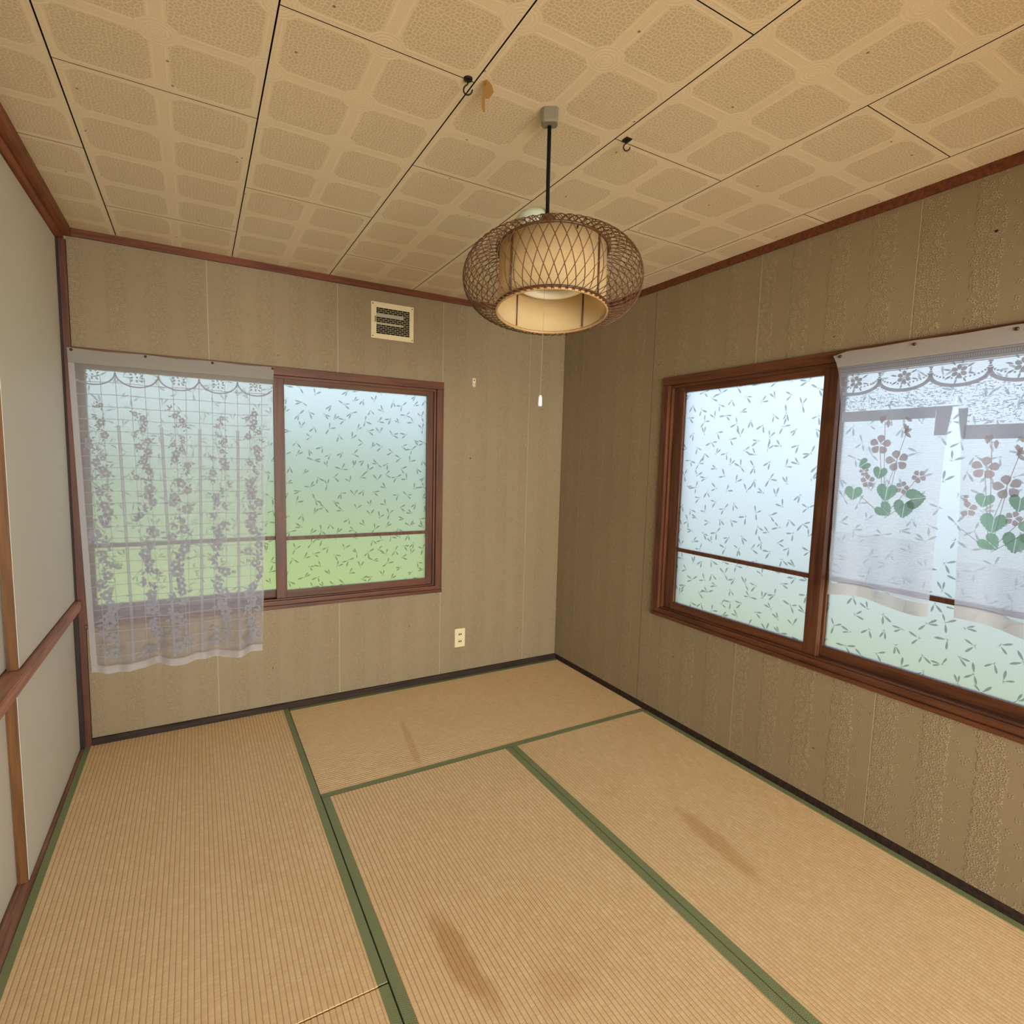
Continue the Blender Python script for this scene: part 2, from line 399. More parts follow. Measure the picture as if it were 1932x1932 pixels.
# front wall behind the camera ; wide opening and unseen room added to let fill light in
m = MB(); m.box(XL - .1, -2.55, YF - .1, YF, -.056, 2.45); m.box(-.06, .12, YF - .1, YF, -.056, 2.45); m.box(-2.55, -.06, YF - .1, YF, 1.80, 2.45)
struct(m.build('wall_front', M['plaster']), 'plain wall with a wide opening added to let fill light in')
m = MB(); m.box(-3.3, -3.2, -6.76, YF - .1, -.056, 2.45); m.box(.55, .65, -6.76, YF - .1, -.056, 2.45)
m.box(-3.3, -2.95, -6.76, -6.66, -.056, 2.45); m.box(.35, .65, -6.76, -6.66, -.056, 2.45); m.box(-2.95, .35, -6.76, -6.66, 2.1, 2.45); m.box(-2.95, .35, -6.76, -6.66, -.056, .1)
m.box(-3.3, XL - .1, YF - .1, YF, -.056, 2.45); m.box(.12, .65, YF - .1, YF, -.056, 2.45)
struct(m.build('wall_added_room', M['plaster']), 'plain walls of the unseen room added for the fill light')
struct(B('floor_added_room', (-3.3, .65, -6.76, YF - .1, -.06, -.002), M['tatami']), 'straw floor of the unseen room added for the fill light')
struct(B('roof', (-3.4, .35, -7.9, .35, 2.45, 2.6), M['ceiling_edge']), 'unseen roof slab with an eave added to block the sun')  # slab and its long eave added to keep sun out of the rooms
struct(B('wall_left', (XL - .10, XL - .04, YF - .1, .12, -.056, 2.45), M['plaster']), 'closet back behind the sliding doors')
# ceiling
ceil = struct(B('ceiling', (XL - .1, .12, -6.76, .12, H + .012, 2.45), M['dark']), 'embossed cream board ceiling with dark joints')
CW = .4545; C0 = -2.421
cols = [(-2.64, C0)] + [(C0 + CW * i, C0 + CW * (i + 1)) for i in range(5)] + [(C0 + CW * 5, 0.0)]
for ci, (a, b) in enumerate(cols):
    off = -.35 if ci % 2 == 1 else -.80
    js = [0.0] + [off - .903 * k for k in range(0, 5) if off - .903 * k > YF + .05] + [YF]
    if off == -.35: pass
    for y1, y0 in zip(js[:-1], js[1:]):
        m = MB(); m.box(a + .0019, b - .0019, y0 + .0014, y1 - .0014, H, H + .009); m.mi = [0, 1, 1, 1, 1, 1]
        m.build('ceiling_tile', [M['ceiling'], M['dark']], ceil)
struct(B('ceiling_added_room', (-3.3, .65, -6.76, YF - .1, 2.36, 2.44), M['plaster']), 'plain ceiling of the unseen room added for the fill light')
# trims
struct(B('trim_1', (-2.58, 0, -.012, 0.0, 2.264, H), M['trim_x'], bevel=.0015), 'redbrown ceiling moulding above the back wall')
struct(B('trim_2', (-.012, 0, YF, -.012, 2.264, H), M['trim_x'], bevel=.0015), 'redbrown ceiling moulding above the right wall')
struct(B('trim_3', (XL, -2.580, YF, -.0005, 2.262, H), M['trim_y'], bevel=.002), 'wide redbrown ceiling moulding above the closet doors')
struct(B('trim_4', (XL, -2.606, YF, -.0005, 2.248, 2.2615), M['trim_y'], bevel=.002), 'upper door track of the closet')
struct(B('trim_5', (XL, -2.600, -.014, .06, 0.0, 2.2475), M['post'], bevel=.002), 'dark redbrown corner post beside the closet')
B('dark_post_strip', (-2.647, -2.624, -.024, -.0145, 0.0, 2.2475), M['post_strip'], bpy.data.objects['trim_5'])  # narrow dark strip between closet door and post face
m = MB(); m.box(XL, -2.612, -1.86, -.0245, .650, .690); m.box(-2.6119, -2.6105, -1.86, -.0245, .655, .685)
rail = struct(m.build('trim_6', M['rail'], bevel=.0025), 'worn brown wooden closet rail between the upper and lower doors')
m = MB(); m.box(XL, -2.628, YF, -.0245, -.056, -.001); m.box(-2.665, -2.658, YF, -.0245, -.001, .0005)
struct(m.build('trim_7', M['sill_rail']), 'brown floor track below the closet doors')
struct(B('baseboard_back', (-2.600, 0.0, -.012, .010, -.056, .0325), M['base'], bevel=.001), 'dark narrow wooden strip at the foot of the back wall')
struct(B('baseboard_right', (.0015, .0105, YF, -.0122, -.056, .0325), M['base']), 'dark recessed strip at the foot of the right wall')
# closet doors
def door(name, x_front, y0, y1, z0, z1, label):
    t = .028; root = empty(name, (x_front - t / 2, (y0 + y1) / 2, z0)); L, hh = (y1 - y0) / 2, z1 - z0
    p = MB(); p.box(-t / 2, t / 2, -L + .004, L - .004, .004, hh - .004); p.build('door_panel', M['fusuma'], root)
    for s in (-1, 1):
        e = MB(); e.box(-t / 2 - .0005, t / 2 - .0012, s * L, s * (L - .0039), 0, hh); e.build('door_stile', M['door_edge'], root)
    e = MB(); e.box(-t / 2, t / 2, -L + .004, L - .004, 0, .0039); e.build('door_edge', M['door_edge'], root)
    struct(root, label); return root
door('door_1', -2.631, -.913, -.0255, .692, 2.2465, 'upper offwhite closet door next to the corner post')
door('door_2', -2.665, -1.80, -.86, .692, 2.2465, 'upper offwhite closet door at the left picture edge')
door('door_3', -2.641, -.913, -.0255, .001, .6485, 'lower offwhite closet door next to the corner post')
door('door_4', -2.671, -1.80, -.86, .001, .6485, 'lower offwhite closet door at the left picture edge')
m = MB(); m.box(XL, -2.640, YF, -1.862, 0, 2.237)
struct(m.build('wall_left_panel', M['fusuma']), 'plain wall beyond the closet doors')

# ------------------------------------------------------------------ tatami mats
def tatami(name, cx, cy, length, width, along, label, z=0.0, hws=(.0285, .0285)):
    root = empty(name, (cx, cy, z)); root.rotation_euler = (0, 0, 0 if along == 'x' else PI / 2)
    tag(root, label, 'tatami mat', 'straw tatami mats covering the floor')
    L, Wd = length / 2, width / 2; h0, h1 = hws
    P = .0145; v = []; f = []
    pr = []
    y = -Wd + h0 - .004
    while y < Wd - h1 + .004:
        ph = (y / P) % 1.0; a = abs(ph - .5) * 2          # 1 in the groove
        pr.append((y, -.0019 * a ** 6 - .0002)); y += P / 8
    pr = [(-Wd + h0 - .004, -.056)] + pr + [(Wd - h1 + .004, -.056)]
    for i, (yy, zz) in enumerate(pr): v += [(-L, yy, zz), (L, yy, zz)]
    for i in range(len(pr) - 1): f.append((2 * i, 2 * i + 1, 2 * i + 3, 2 * i + 2))
    f.append(tuple(2 * i for i in range(len(pr)))); f.append(tuple(2 * i + 1 for i in reversed(range(len(pr)))))
    flatmesh('straw_surface', v, f, M['tatami'], root)
    for s in (-1, 1):
        b = MB(); b.box(-L, L, s * Wd, s * (Wd - (h0 if s < 0 else h1)), -.056, .0010)
        h = b.build('cloth_border', M['heri'], root, bevel=.0012); h['label'] = 'green woven cloth border'
    return root
G = .0012
tatami('tatami_mat', (-2.627 - 1.745) / 2, (-.0125 - 1.764) / 2, 1.7515 - 2 * G, .882 - 2 * G, 'y', 'straw mat running along the closet from the back wall', .0018, (.0265, .0225))
tatami('tatami_mat', (-2.627 - 1.745) / 2, (-1.767 - 3.53) / 2, 1.763 - 2 * G, .882 - 2 * G, 'y', 'straw mat at the lower left corner, beyond the closet mat joint', .0008, (.0265, .0225))
tatami('tatami_mat', (-1.743 - .000) / 2, (-.0125 - .892) / 2, 1.743 - 2 * G, .8795 - 2 * G, 'x', 'straw mat lying crosswise along the back wall under the vent', -.0022)
tatami('tatami_mat', (-1.743 - .869) / 2, (-.894 - 2.655) / 2, 1.761 - 2 * G, .874 - 2 * G, 'y', 'straw mat in the middle with an orange stain', .0005)
tatami('tatami_mat', (-.867 + .0000) / 2, (-.894 - 2.655) / 2, 1.761 - 2 * G, .867 - 2 * G, 'y', 'straw mat running along the right wall under the cafe curtain window', -.0006)
tatami('tatami_mat', (-1.743 - .000) / 2, (-2.657 - 3.53) / 2, 1.743 - 2 * G, .873 - 2 * G, 'x', 'straw mat lying crosswise beside the added opening behind the camera', 0)

# ------------------------------------------------------------------ windows
def win_pt(axis, u, d, z): return (u, d, z) if axis == 'x' else (d, u, z)
def win_box(m, axis, u0, u1, d0, d1, z0, z1):
    if axis == 'x': m.box(u0, u1, d0, d1, z0, z1)
    else: m.box(d0, d1, u0, u1, z0, z1)
def leaf_poly(L, w, n=4):
    pts = []
    for i in range(n + 1):
        t = i / n; pts.append((t * L, w / 2 * (math.sin(PI * t ** .75)) ** .9))
    low = [(x, -y) for x, y in reversed(pts[1:-1])]
    return pts + low
def leaf_pattern(axis, u0, u1, z0, z1, d, parent, seed):
    rnd = random.Random(seed); v = []; f = []; pts = []
    tries = 0
    while tries < 4000:
        tries += 1
        p = (rnd.uniform(u0, u1), rnd.uniform(z0, z1))
        if all((p[0] - q[0]) ** 2 + (p[1] - q[1]) ** 2 > .054 ** 2 for q in pts): pts.append(p)
    for (pu, pz) in pts:
        a = rnd.uniform(0, 2 * PI); k = rnd.choice((2, 2, 2, 3)); spread = rnd.uniform(.45, 1.5)
        for j in range(k):
            an = a + (j * spread if j < 2 else spread + rnd.uniform(1.6, 2.6)); L = rnd.uniform(.026, .036); w = L * .24
            poly = leaf_poly(L, w); q = []
            for (x, y) in poly:
                x2 = .004 + (L - x)      # broad end near the joint
                uu = pu + x2 * math.cos(an) - y * math.sin(an); zz = pz + x2 * math.sin(an) + y * math.cos(an)
                q.append((min(max(uu, u0 + .001), u1 - .001), min(max(zz, z0 + .001), z1 - .001)))
            b = len(v); v += [win_pt(axis, x, d, y) for x, y in q]; f.append(tuple(range(b, b + len(q))))
        for j in range(4):                                   # fine twig strokes at the joint
            an = a + rnd.uniform(0, 2 * PI); L = rnd.uniform(.008, .014); w = .0008
            q = [(pu + w * math.sin(an), pz - w * math.cos(an)), (pu + L * math.cos(an), pz + L * math.sin(an)), (pu - w * math.sin(an), pz + w * math.cos(an))]
            q = [(min(max(x, u0 + .001), u1 - .001), min(max(y, z0 + .001), z1 - .001)) for x, y in q]
            b = len(v); v += [win_pt(axis, x, d, y) for x, y in q]; f.append(tuple(range(b, b + 3)))
    o = flatmesh('leaf_pattern', v, f, M['leaf_glass'], parent); o['kind'] = 'stuff'; o['label'] = 'clear bamboo leaf figures in the frosted glass'
def sash(axis, name, u0, u1, su0, su1, d, parent, seed):
    # u0<u1 outer, su0/su1 stile widths at the low and high end
    z0, z1 = .599, 1.764; g0, g1 = .642, 1.724; t = .026
    root = empty(name); root.parent = parent
    for (a, b) in ((u0, u0 + su0), (u1 - su1, u1)):
        m = MB(); win_box(m, axis, a, b, d, d + t, z0, z1); m.build('stile', M['sash'], root, bevel=.0022)
    for (a, b) in ((z0, g0), (g1, z1)):
        m = MB(); win_box(m, axis, u0 + su0, u1 - su1, d + .001, d + t, a, b); m.build('rail', M['frame_x' if axis == 'x' else 'frame_y'], root, bevel=.0022)
    m = MB(); win_box(m, axis, u0 + su0, u1 - su1, d + .004, d + t - .004, .912, .931); m.build('glazing_bar', M['sash'], root, bevel=.002)
    a, b = u0 + su0, u1 - su1
    for k, (c0, c1) in enumerate(((.931, g1), (g0, .912))):
        m = MB(); win_box(m, axis, a, b, d + .011, d + .015, c0, c1); m.build('pane', M['glass'], root)
        leaf_pattern(axis, a, b, c0, c1, d + .0106, root, seed + k)
    return root
def window(name, axis, U, label, sashes, left_flange=.041):
    root = empty(name); struct(root, label)
    u0, u1 = U; z0, z1 = WZ; fl = .041; lip = .012
    fx = M['frame_x' if axis == 'x' else 'frame_y']; f0 = left_flange
    m = MB(); win_box(m, axis, u0, u1, -.013, .11, z1 - fl, z1); m.build('casing_head', fx, root, bevel=.003)
    m = MB(); win_box(m, axis, u0, u1, -.018, .11, z0, z0 + .018); win_box(m, axis, u0, u1, -.009, .11, z0 + .018, z0 + fl + .001); m.build('casing_sill', fx, root, bevel=.003)
    m = MB(); win_box(m, axis, u0, u0 + f0, -.0125, .11, z0 + .0185, z1 - fl - .0005); win_box(m, axis, u0 + f0, u0 + f0 + lip * (f0 / fl), .004, .11, z0 + fl + .001, z1 - fl - .0005); m.build('casing_jamb', M['frame_z'], root, bevel=.003)
    m = MB(); win_box(m, axis, u1 - fl, u1, -.0125, .11, z0 + .0185, z1 - fl - .0005); win_box(m, axis, u1 - fl - lip, u1 - fl, .004, .11, z0 + fl + .001, z1 - fl - .0005); m.build('casing_jamb', M['frame_z'], root, bevel=.003)
    m = MB(); win_box(m, axis, u0 + f0, u1 - fl, .0045, .018, z1 - fl - .014, z1 - fl - .0005) ; m.build('track_lip', fx, root, bevel=.002)
    m = MB(); win_box(m, axis, u0 + f0, u1 - fl, .0045, .016, z0 + fl + .001, z0 + fl + .008); m.build('sill_lip', fx, root, bevel=.002)
    for (nm, a, b, sa, sb, d, seed) in sashes: sash(axis, nm, a, b, sa, sb, d, root, seed)
    return root
window('window_1', 'x', WA, 'brown wooden sliding window with frosted leaf glass in the back wall',
       [('sash', -1.790, -.912, .052, .040, .020, 11), ('sash', -2.600, -1.736, .036, .046, .058, 21)], .014)
window('window_2', 'y', WB, 'brown wooden sliding window with frosted leaf glass in the right wall',
       [('sash', -1.782, -.958, .054, .062, .020, 31), ('sash', -2.615, -1.716, .05, .070, .058, 41)])

# ------------------------------------------------------------------ curtains
def lerp(t, ks):
    if t <= ks[0][0]: return ks[0][1]
    for (a, va), (b, vb) in zip(ks[:-1], ks[1:]):
        if t <= b: return va + (vb - va) * (t - a) / (b - a)
    return ks[-1][1]
def sstep(x, a, b):
    t = min(1, max(0, (x - a) / (b - a))); return t * t * (3 - 2 * t)
class Lace:
    """2D figures on a cloth, mapped through surf(u, z, off)"""
    def __init__(s, surf, ok=None): s.surf = surf; s.v = []; s.f = []; s.ok = ok
    def poly(s, pts, off=.0012):
        if s.ok and not all(s.ok(p[0], p[1]) for p in pts): return
        b = len(s.v); s.v += [s.surf(p[0], p[1], off) for p in pts]; s.f.append(tuple(range(b, b + len(pts))))
    def strip(s, pts, w, off=.0010):
        for (a, b) in zip(pts[:-1], pts[1:]):
            dx, dy = b[0] - a[0], b[1] - a[1]; l = math.hypot(dx, dy) or 1; nx, ny = -dy / l * w / 2, dx / l * w / 2
            s.poly([(a[0] + nx, a[1] + ny), (b[0] + nx, b[1] + ny), (b[0] - nx, b[1] - ny), (a[0] - nx, a[1] - ny)], off)
    def oval(s, cx, cy, a, L, w, n=5, off=.0014, base=0.0, pw=1.0, sk=.8):
        pts = []
        for i in range(n + 1):
            t = i / n; pts.append((base + t * L, w / 2 * max(0.0, math.sin(PI * t ** sk)) ** pw))
        pts = pts + [(x, -y) for x, y in reversed(pts[1:-1])]
        c, q = math.cos(a), math.sin(a)
        s.poly([(cx + x * c - y * q, cy + x * q + y * c) for x, y in pts], off)
    def flower(s, cx, cy, r, rot, petals=5, wide=.80, hole=.16):
        for k in range(petals): s.oval(cx, cy, rot + 2 * PI * k / petals, r * (1 - hole), r * wide, 6, .0014, r * hole, .7, 1.25)
    def disc(s, cx, cy, r, n=8, off=.0014):
        s.poly([(cx + r * math.cos(2 * PI * k / n), cy + r * math.sin(2 * PI * k / n)) for k in range(n)], off)
    def build(s, name, mat, parent, label=None):
        o = flatmesh(name, s.v, s.f, mat, parent); o['kind'] = 'stuff'
        if label: o['label'] = label
        return o
def cloth_mesh(name, surf, e0, e1, z0, z1, nu, nz, mat, parent, off=0.0):
    v = []; f = []
    for j in range(nz + 1):
        z = z0 + (z1 - z0) * j / nz
        for i in range(nu + 1):
            u = e0(z) + (e1(z) - e0(z)) * i / nu; v.append(surf(u, z, off))
    for j in range(nz):
        for i in range(nu):
            a = j * (nu + 1) + i; f.append((a, a + 1, a + nu + 2, a + nu + 1))
    return flatmesh(name, v, f, mat, parent, True)

# lace curtain on the back wall window
ZA0, ZA1 = .352, 1.797
cA0 = lambda z: lerp(z, [(.352, -2.583), (.9, -2.594), (1.797, -2.611)])
cA1 = lambda z: lerp(z, [(.352, -1.871), (.57, -1.860), (.9, -1.848), (1.17, -1.838), (1.4, -1.815), (1.62, -1.799), (1.797, -1.791)])
def surfA(u, z, off=0.0):
    s = (u - cA0(z)) / (cA1(z) - cA0(z))
    low = sstep(.66, .40, z) if False else 1 - sstep(z, .40, .62)
    fold = .020 * math.sin(s * 2 * PI * 3.1 + .6) + .010 * math.sin(s * 2 * PI * 5.3 + 2.1) + .006 * math.sin(s * 2 * PI * 9.0)
    soft = (.0035 * math.sin(s * 2 * PI * 2.2 + 1.5) + .002 * math.sin(s * 2 * PI * 4.6 + z * 3)) * sstep(1.797 - z, .03, .3)
    y = -.0255 + .003 * sstep(1.797 - z, 0, .1) * -1 - soft + low * fold * 1.15 - low * .026
    zz = z
    if z > 1.7: zz = z - .0045 * (1 - abs(((u + 2.611) / .273) % 1.0 - .5) * 2) * sstep(z, 1.72, 1.797)
    dz = low * .006 * math.sin(s * 2 * PI * 3.1 + 2.2)
    return (u, min(y, -.004) - off, zz + dz * (1 - sstep(z, .352, .5)))
curA = empty('lace_curtain', (-2.2, -.026, ZA0)); inv = Vector((-curA.location.x, -curA.location.y, -curA.location.z))
tag(curA, 'long white sheer lace curtain with flowers and squares, tacked over the back window', 'curtain')
def shifted(surf, o):
    L = o.location
    return lambda u, z, off=0.0: tuple(Vector(surf(u, z, off)) - L)
SA = shifted(surfA, curA)
cloth_mesh('sheer_cloth', SA, cA0, cA1, ZA0, ZA1, 150, 90, M['sheer_a'], curA)
b_ = cloth_mesh('header_band', SA, cA0, cA1, 1.735, 1.7965, 90, 6, M['band'], curA, .002); b_['label'] = 'doubled plain cloth band at the top'
b_ = cloth_mesh('hem', SA, cA0, cA1, ZA0 + .0005, .387, 150, 3, M['hem'], curA, .0016)
b_ = cloth_mesh('side_hem', SA, cA0, lambda z: cA0(z) + .022, .388, 1.733, 3, 80, M['hem'], curA, .0018)
okA = lambda u, z: cA0(z) + .004 < u < cA1(z) - .003 and ZA0 + .036 < z < 1.733
def okA2(u, z): return okA(u, z) and u > cA0(z) + .024
rnd = random.Random(5)
cus = [-2.609 + .163 * k for k in range(6)]
ln = Lace(SA, okA)
x = -2.609 + .054 * .5
k = 0
z = 1.66
while z > .40:
    us = [cA0(z) + (cA1(z) - cA0(z)) * i / 40 for i in range(41)]
    ln.strip([(u, z + .002 * math.sin(u * 20)) for u in us], .0027); z -= .0535
for kk in range(0, 16):
    xx = -2.609 + .0543 * kk
    ln.strip([(xx + (1.7 - zz) * (.012 if xx > -2.2 else .02) * (1 if xx < -2.2 else -1.3), zz) for zz in [1.69 - .035 * i for i in range(38)]], .0025)
ln.build('grid_threads', M['lace_line'], curA, 'thin square grid of threads')
lc = Lace(SA, okA)
def slant(xx, zz): return xx + (1.7 - zz) * (.012 if xx > -2.2 else .02) * (1 if xx < -2.2 else -1.3)
for c in cus:
    for dx in (-.0042, .0042):
        lc.strip([(slant(c + dx, zz), zz) for zz in [1.475 - .03 * i for i in range(37)]], .0034)
for a, b in zip(cus[:-1], cus[1:]):
    cx = (a + b) / 2; ra = (b - a) / 2
    for rr, w in ((0, .0062),):
        lc.strip([(cx - ra * math.cos(t), 1.708 - (.060 + rr) * math.sin(t)) for t in [PI * i / 20 for i in range(21)]], w, .0016)
    for j in range(9):
        a0 = PI * 2 * j / 9 + .3; rr = .011 + .006 * (j % 2)
        lc.oval(cx + rr * math.cos(a0) * 1.35, 1.692 + rr * math.sin(a0) * .9, a0 + .5, .014, .0075)
    lc.disc(cx, 1.692, .004)
def vine(lc, cx, ztop, zbot, seed):
    r = random.Random(seed); z = ztop
    lc.strip([(slant(cx, zz) + .012 * math.sin(zz * 17 + seed), zz) for zz in [ztop - .02 * i for i in range(int((ztop - zbot) / .02))]], .0014)
    while z > zbot:
        q = r.random(); dx = r.uniform(-.032, .032); big = .6 + .4 * sstep(1.5 - z, 0, .6)
        u = slant(cx, z) + dx
        if q < .62:
            R = r.uniform(.018, .030) * big; ro = r.uniform(0, 6.3)
            lc.flower(u, z, R, ro, 5)
            for j in range(2): lc.oval(u + R * .9 * math.cos(ro + .6 + 2.5 * j), z + R * .9 * math.sin(ro + .6 + 2.5 * j), ro + .6 + 2.5 * j, .026 * big, .012 * big)
            z -= R * 1.45
        else:
            a0 = r.uniform(0, 6.3)
            for j in range(3): lc.oval(u, z, a0 + .8 * j, .030 * big, .013 * big, 5, .0014, .004)
            for j in range(3): lc.disc(u + r.uniform(-.03, .03), z + r.uniform(-.03, .03), .0032)
            z -= .030
for i, c in enumerate([-2.53, -2.365, -2.20, -2.04, -1.885]): vine(lc, c, 1.56 - .03 * (i % 2), .42, 40 + i)
lc.build('flower_lace', M['lace'], curA, 'dense woven flowers, scallops and double stripes')

# cafe curtain on the right wall window
ZB0, ZB1 = .880, 1.795
cB0 = lambda z: lerp(z, [(.88, -1.842), (1.13, -1.837), (1.33, -1.834), (1.6, -1.828), (1.70, -1.815), (1.755, -1.800), (1.795, -1.786)])
cB1 = lambda z: lerp(z, [(.88, -2.612), (1.795, -2.602)])
sl0 = lambda z: lerp(z, [(.88, -2.174), (1.24, -2.170), (1.444, -2.170), (1.52, -2.180), (1.598, -2.1865)])
sl1 = lambda z: lerp(z, [(.88, -2.241), (1.24, -2.226), (1.43, -2.214), (1.52, -2.198), (1.598, -2.1875)])
def surfB(u, z, off=0.0):
    s = (u + 1.8) / -.8
    d = sstep(1.795 - z, .02, .6)
    fold = d * (.006 * math.sin(s * 2 * PI * 2.6 + .9) + .003 * math.sin(s * 2 * PI * 6.1 + 4 * z) + .0025 * math.sin(z * 38 + s * 9) * (1 - sstep(z, 1.0, 1.25)))
    lo = 1 - sstep(z, .88, 1.02)
    x = -.0275 - fold
    zz = z + lo * (.010 * math.sin((u + 1.842) / .33 * 2 * PI * .95 + 3.4) if u > -2.2 else .012 * math.sin((u + 2.24) / .4 * 2 * PI + 2.2))
    if z > 1.70: zz = z - .003 * (1 - abs(((u + 1.803) / .25) % 1.0 - .5) * 2) * sstep(z, 1.72, 1.795)
    if u > -1.84 and z > 1.75: zz -= .012 * (1 - (-1.786 - u) / .054) * (z - 1.75) / .045 if u > -1.84 else 0
    return (min(x, -.0195) - off, u, zz)
curB = empty('cafe_curtain', (-.03, -2.2, ZB0))
tag(curB, 'short split white cafe curtain with violet and green leaf bouquets on the right window', 'curtain')
SB = shifted(surfB, curB)
cloth_mesh('sheer_cloth', SB, cB0, cB1, 1.598, ZB1, 80, 14, M['sheer_b'], curB)
cloth_mesh('split_panel', SB, cB0, sl0, ZB0, 1.598, 60, 60, M['sheer_b'], curB)
cloth_mesh('split_panel', SB, sl1, cB1, ZB0, 1.598, 60, 60, M['sheer_b'], curB)
b_ = cloth_mesh('header_band', SB, cB0, cB1, 1.738, ZB1 - .0005, 80, 6, M['band_b'], curB, .002); b_['label'] = 'doubled plain cloth band at the top'
cloth_mesh('hem', SB, cB0, sl0, ZB0 + .0005, ZB0 + .045, 60, 5, M['hem'], curB, .0016)
cloth_mesh('hem', SB, sl1, cB1, ZB0 + .0005, ZB0 + .045, 60, 5, M['hem'], curB, .0016)
cloth_mesh('panel_fold', SB, cB0, sl0, ZB0 + .05, 1.125, 50, 10, M['sheer_b'], curB, .003)
cloth_mesh('panel_fold', SB, sl1, cB1, ZB0 + .05, 1.075, 50, 10, M['sheer_b'], curB, .003)
inpan = lambda u, z: (cB1(z) + .003 < u < cB0(z) - .003) and not (z < 1.60 and sl1(z) - .002 < u < sl0(z) + .002)
g = Lace(SB, inpan)
# ladder trim
for zz in (1.7335, 1.7135, 1.7085, 1.703): g.strip([(-1.80 - .02 * i, zz) for i in range(41)], .0026)
for i in range(130): g.oval(-1.806 - .0062 * i, 1.7235, PI / 2, .012, .0032, 3, .0014, -.006)
cb = [-1.955 + .155, -1.955, -2.110, -2.265, -2.42, -2.575, -2.73]
for a, b in zip(cb[:-1], cb[1:]):
    cx = (a + b) / 2; ra = abs(b - a) / 2
    arc = lambda dz: [(cx + ra * math.cos(t), 1.690 - dz - .046 * math.sin(t) ** .8) for t in [PI * i / 20 for i in range(21)]]
    g.strip(arc(.011), .0115)
    for t in [PI * (i + .5) / 20 for i in range(20)]: g.disc(cx + ra * math.cos(t), 1.696 - .040 * math.sin(t) ** .8, .0033, 6)
    for j in range(3): g.oval(b, 1.694, PI / 2 + (j - 1) * .7, .010, .0045)
    for j in range(6): g.oval(cx, 1.676, j * PI / 3 + .5, .019, .0135, 7, .0014, .004, .6, 1.2)
    for j in range(8): g.oval(cx, 1.676, j * PI / 4 + .25, .018 if j % 4 in (1, 2) else .022, .006, 4, .0014, .023)
g.build('scallop_lace', M['lace_grey'], curB, 'grey scallop border with small flowers')
g = Lace(SB, inpan)
def band(pts): g.poly(pts)
def bandrect(u0, u1, z0, z1, n):
    for i in range(n):
        a, b = u0 + (u1 - u0) * i / n, u0 + (u1 - u0) * (i + 1) / n; g.poly([(a, z0), (b, z0), (b, z1), (a, z1)])
bandrect(-1.838, -2.136, 1.533, 1.570, 24); [g.poly([(-2.137, z_), (sl0(z_) + .0035, z_), (sl0(z_ + .0094) + .0035, z_ + .0094), (-2.137, z_ + .0094)]) for z_ in [1.476 + .0094 * i for i in range(10)]]; bandrect(-2.2160, -2.60, 1.462, 1.506, 30); [g.poly([(sl1(z_) - .0035, z_), (-2.2218, z_), (-2.2218, z_ + .0094), (sl1(z_ + .0094) - .0035, z_ + .0094)]) for z_ in [1.465 + .0094 * i for i in range(10)]]
for zz in [1.476 + .008 * i for i in range(12)]: pass
g.build('stepped_band', M['lace_grey'], curB, 'plain grey stepped band across the curtain')
g = Lace(SB, inpan); r = random.Random(3)
for i in range(2600):
    u = r.uniform(-2.6, -1.84); z = r.uniform(1.51, 1.675)
    if z < (1.572 if u > -2.216 else 1.508) + .003: continue
    t = ((u + 1.955) / .155) % 1.0
    if z > 1.668 - .046 * math.sin(PI * t) ** .8: continue
    L = r.uniform(.003, .010); 
    if r.random() < .72: g.strip([(u, z), (u + L, z)], .0016)
    else: g.strip([(u, z), (u, z + L * .7)], .0014)
g.build('open_mesh', M['lace_blue'], curB, 'bluish open mesh below the scallops')
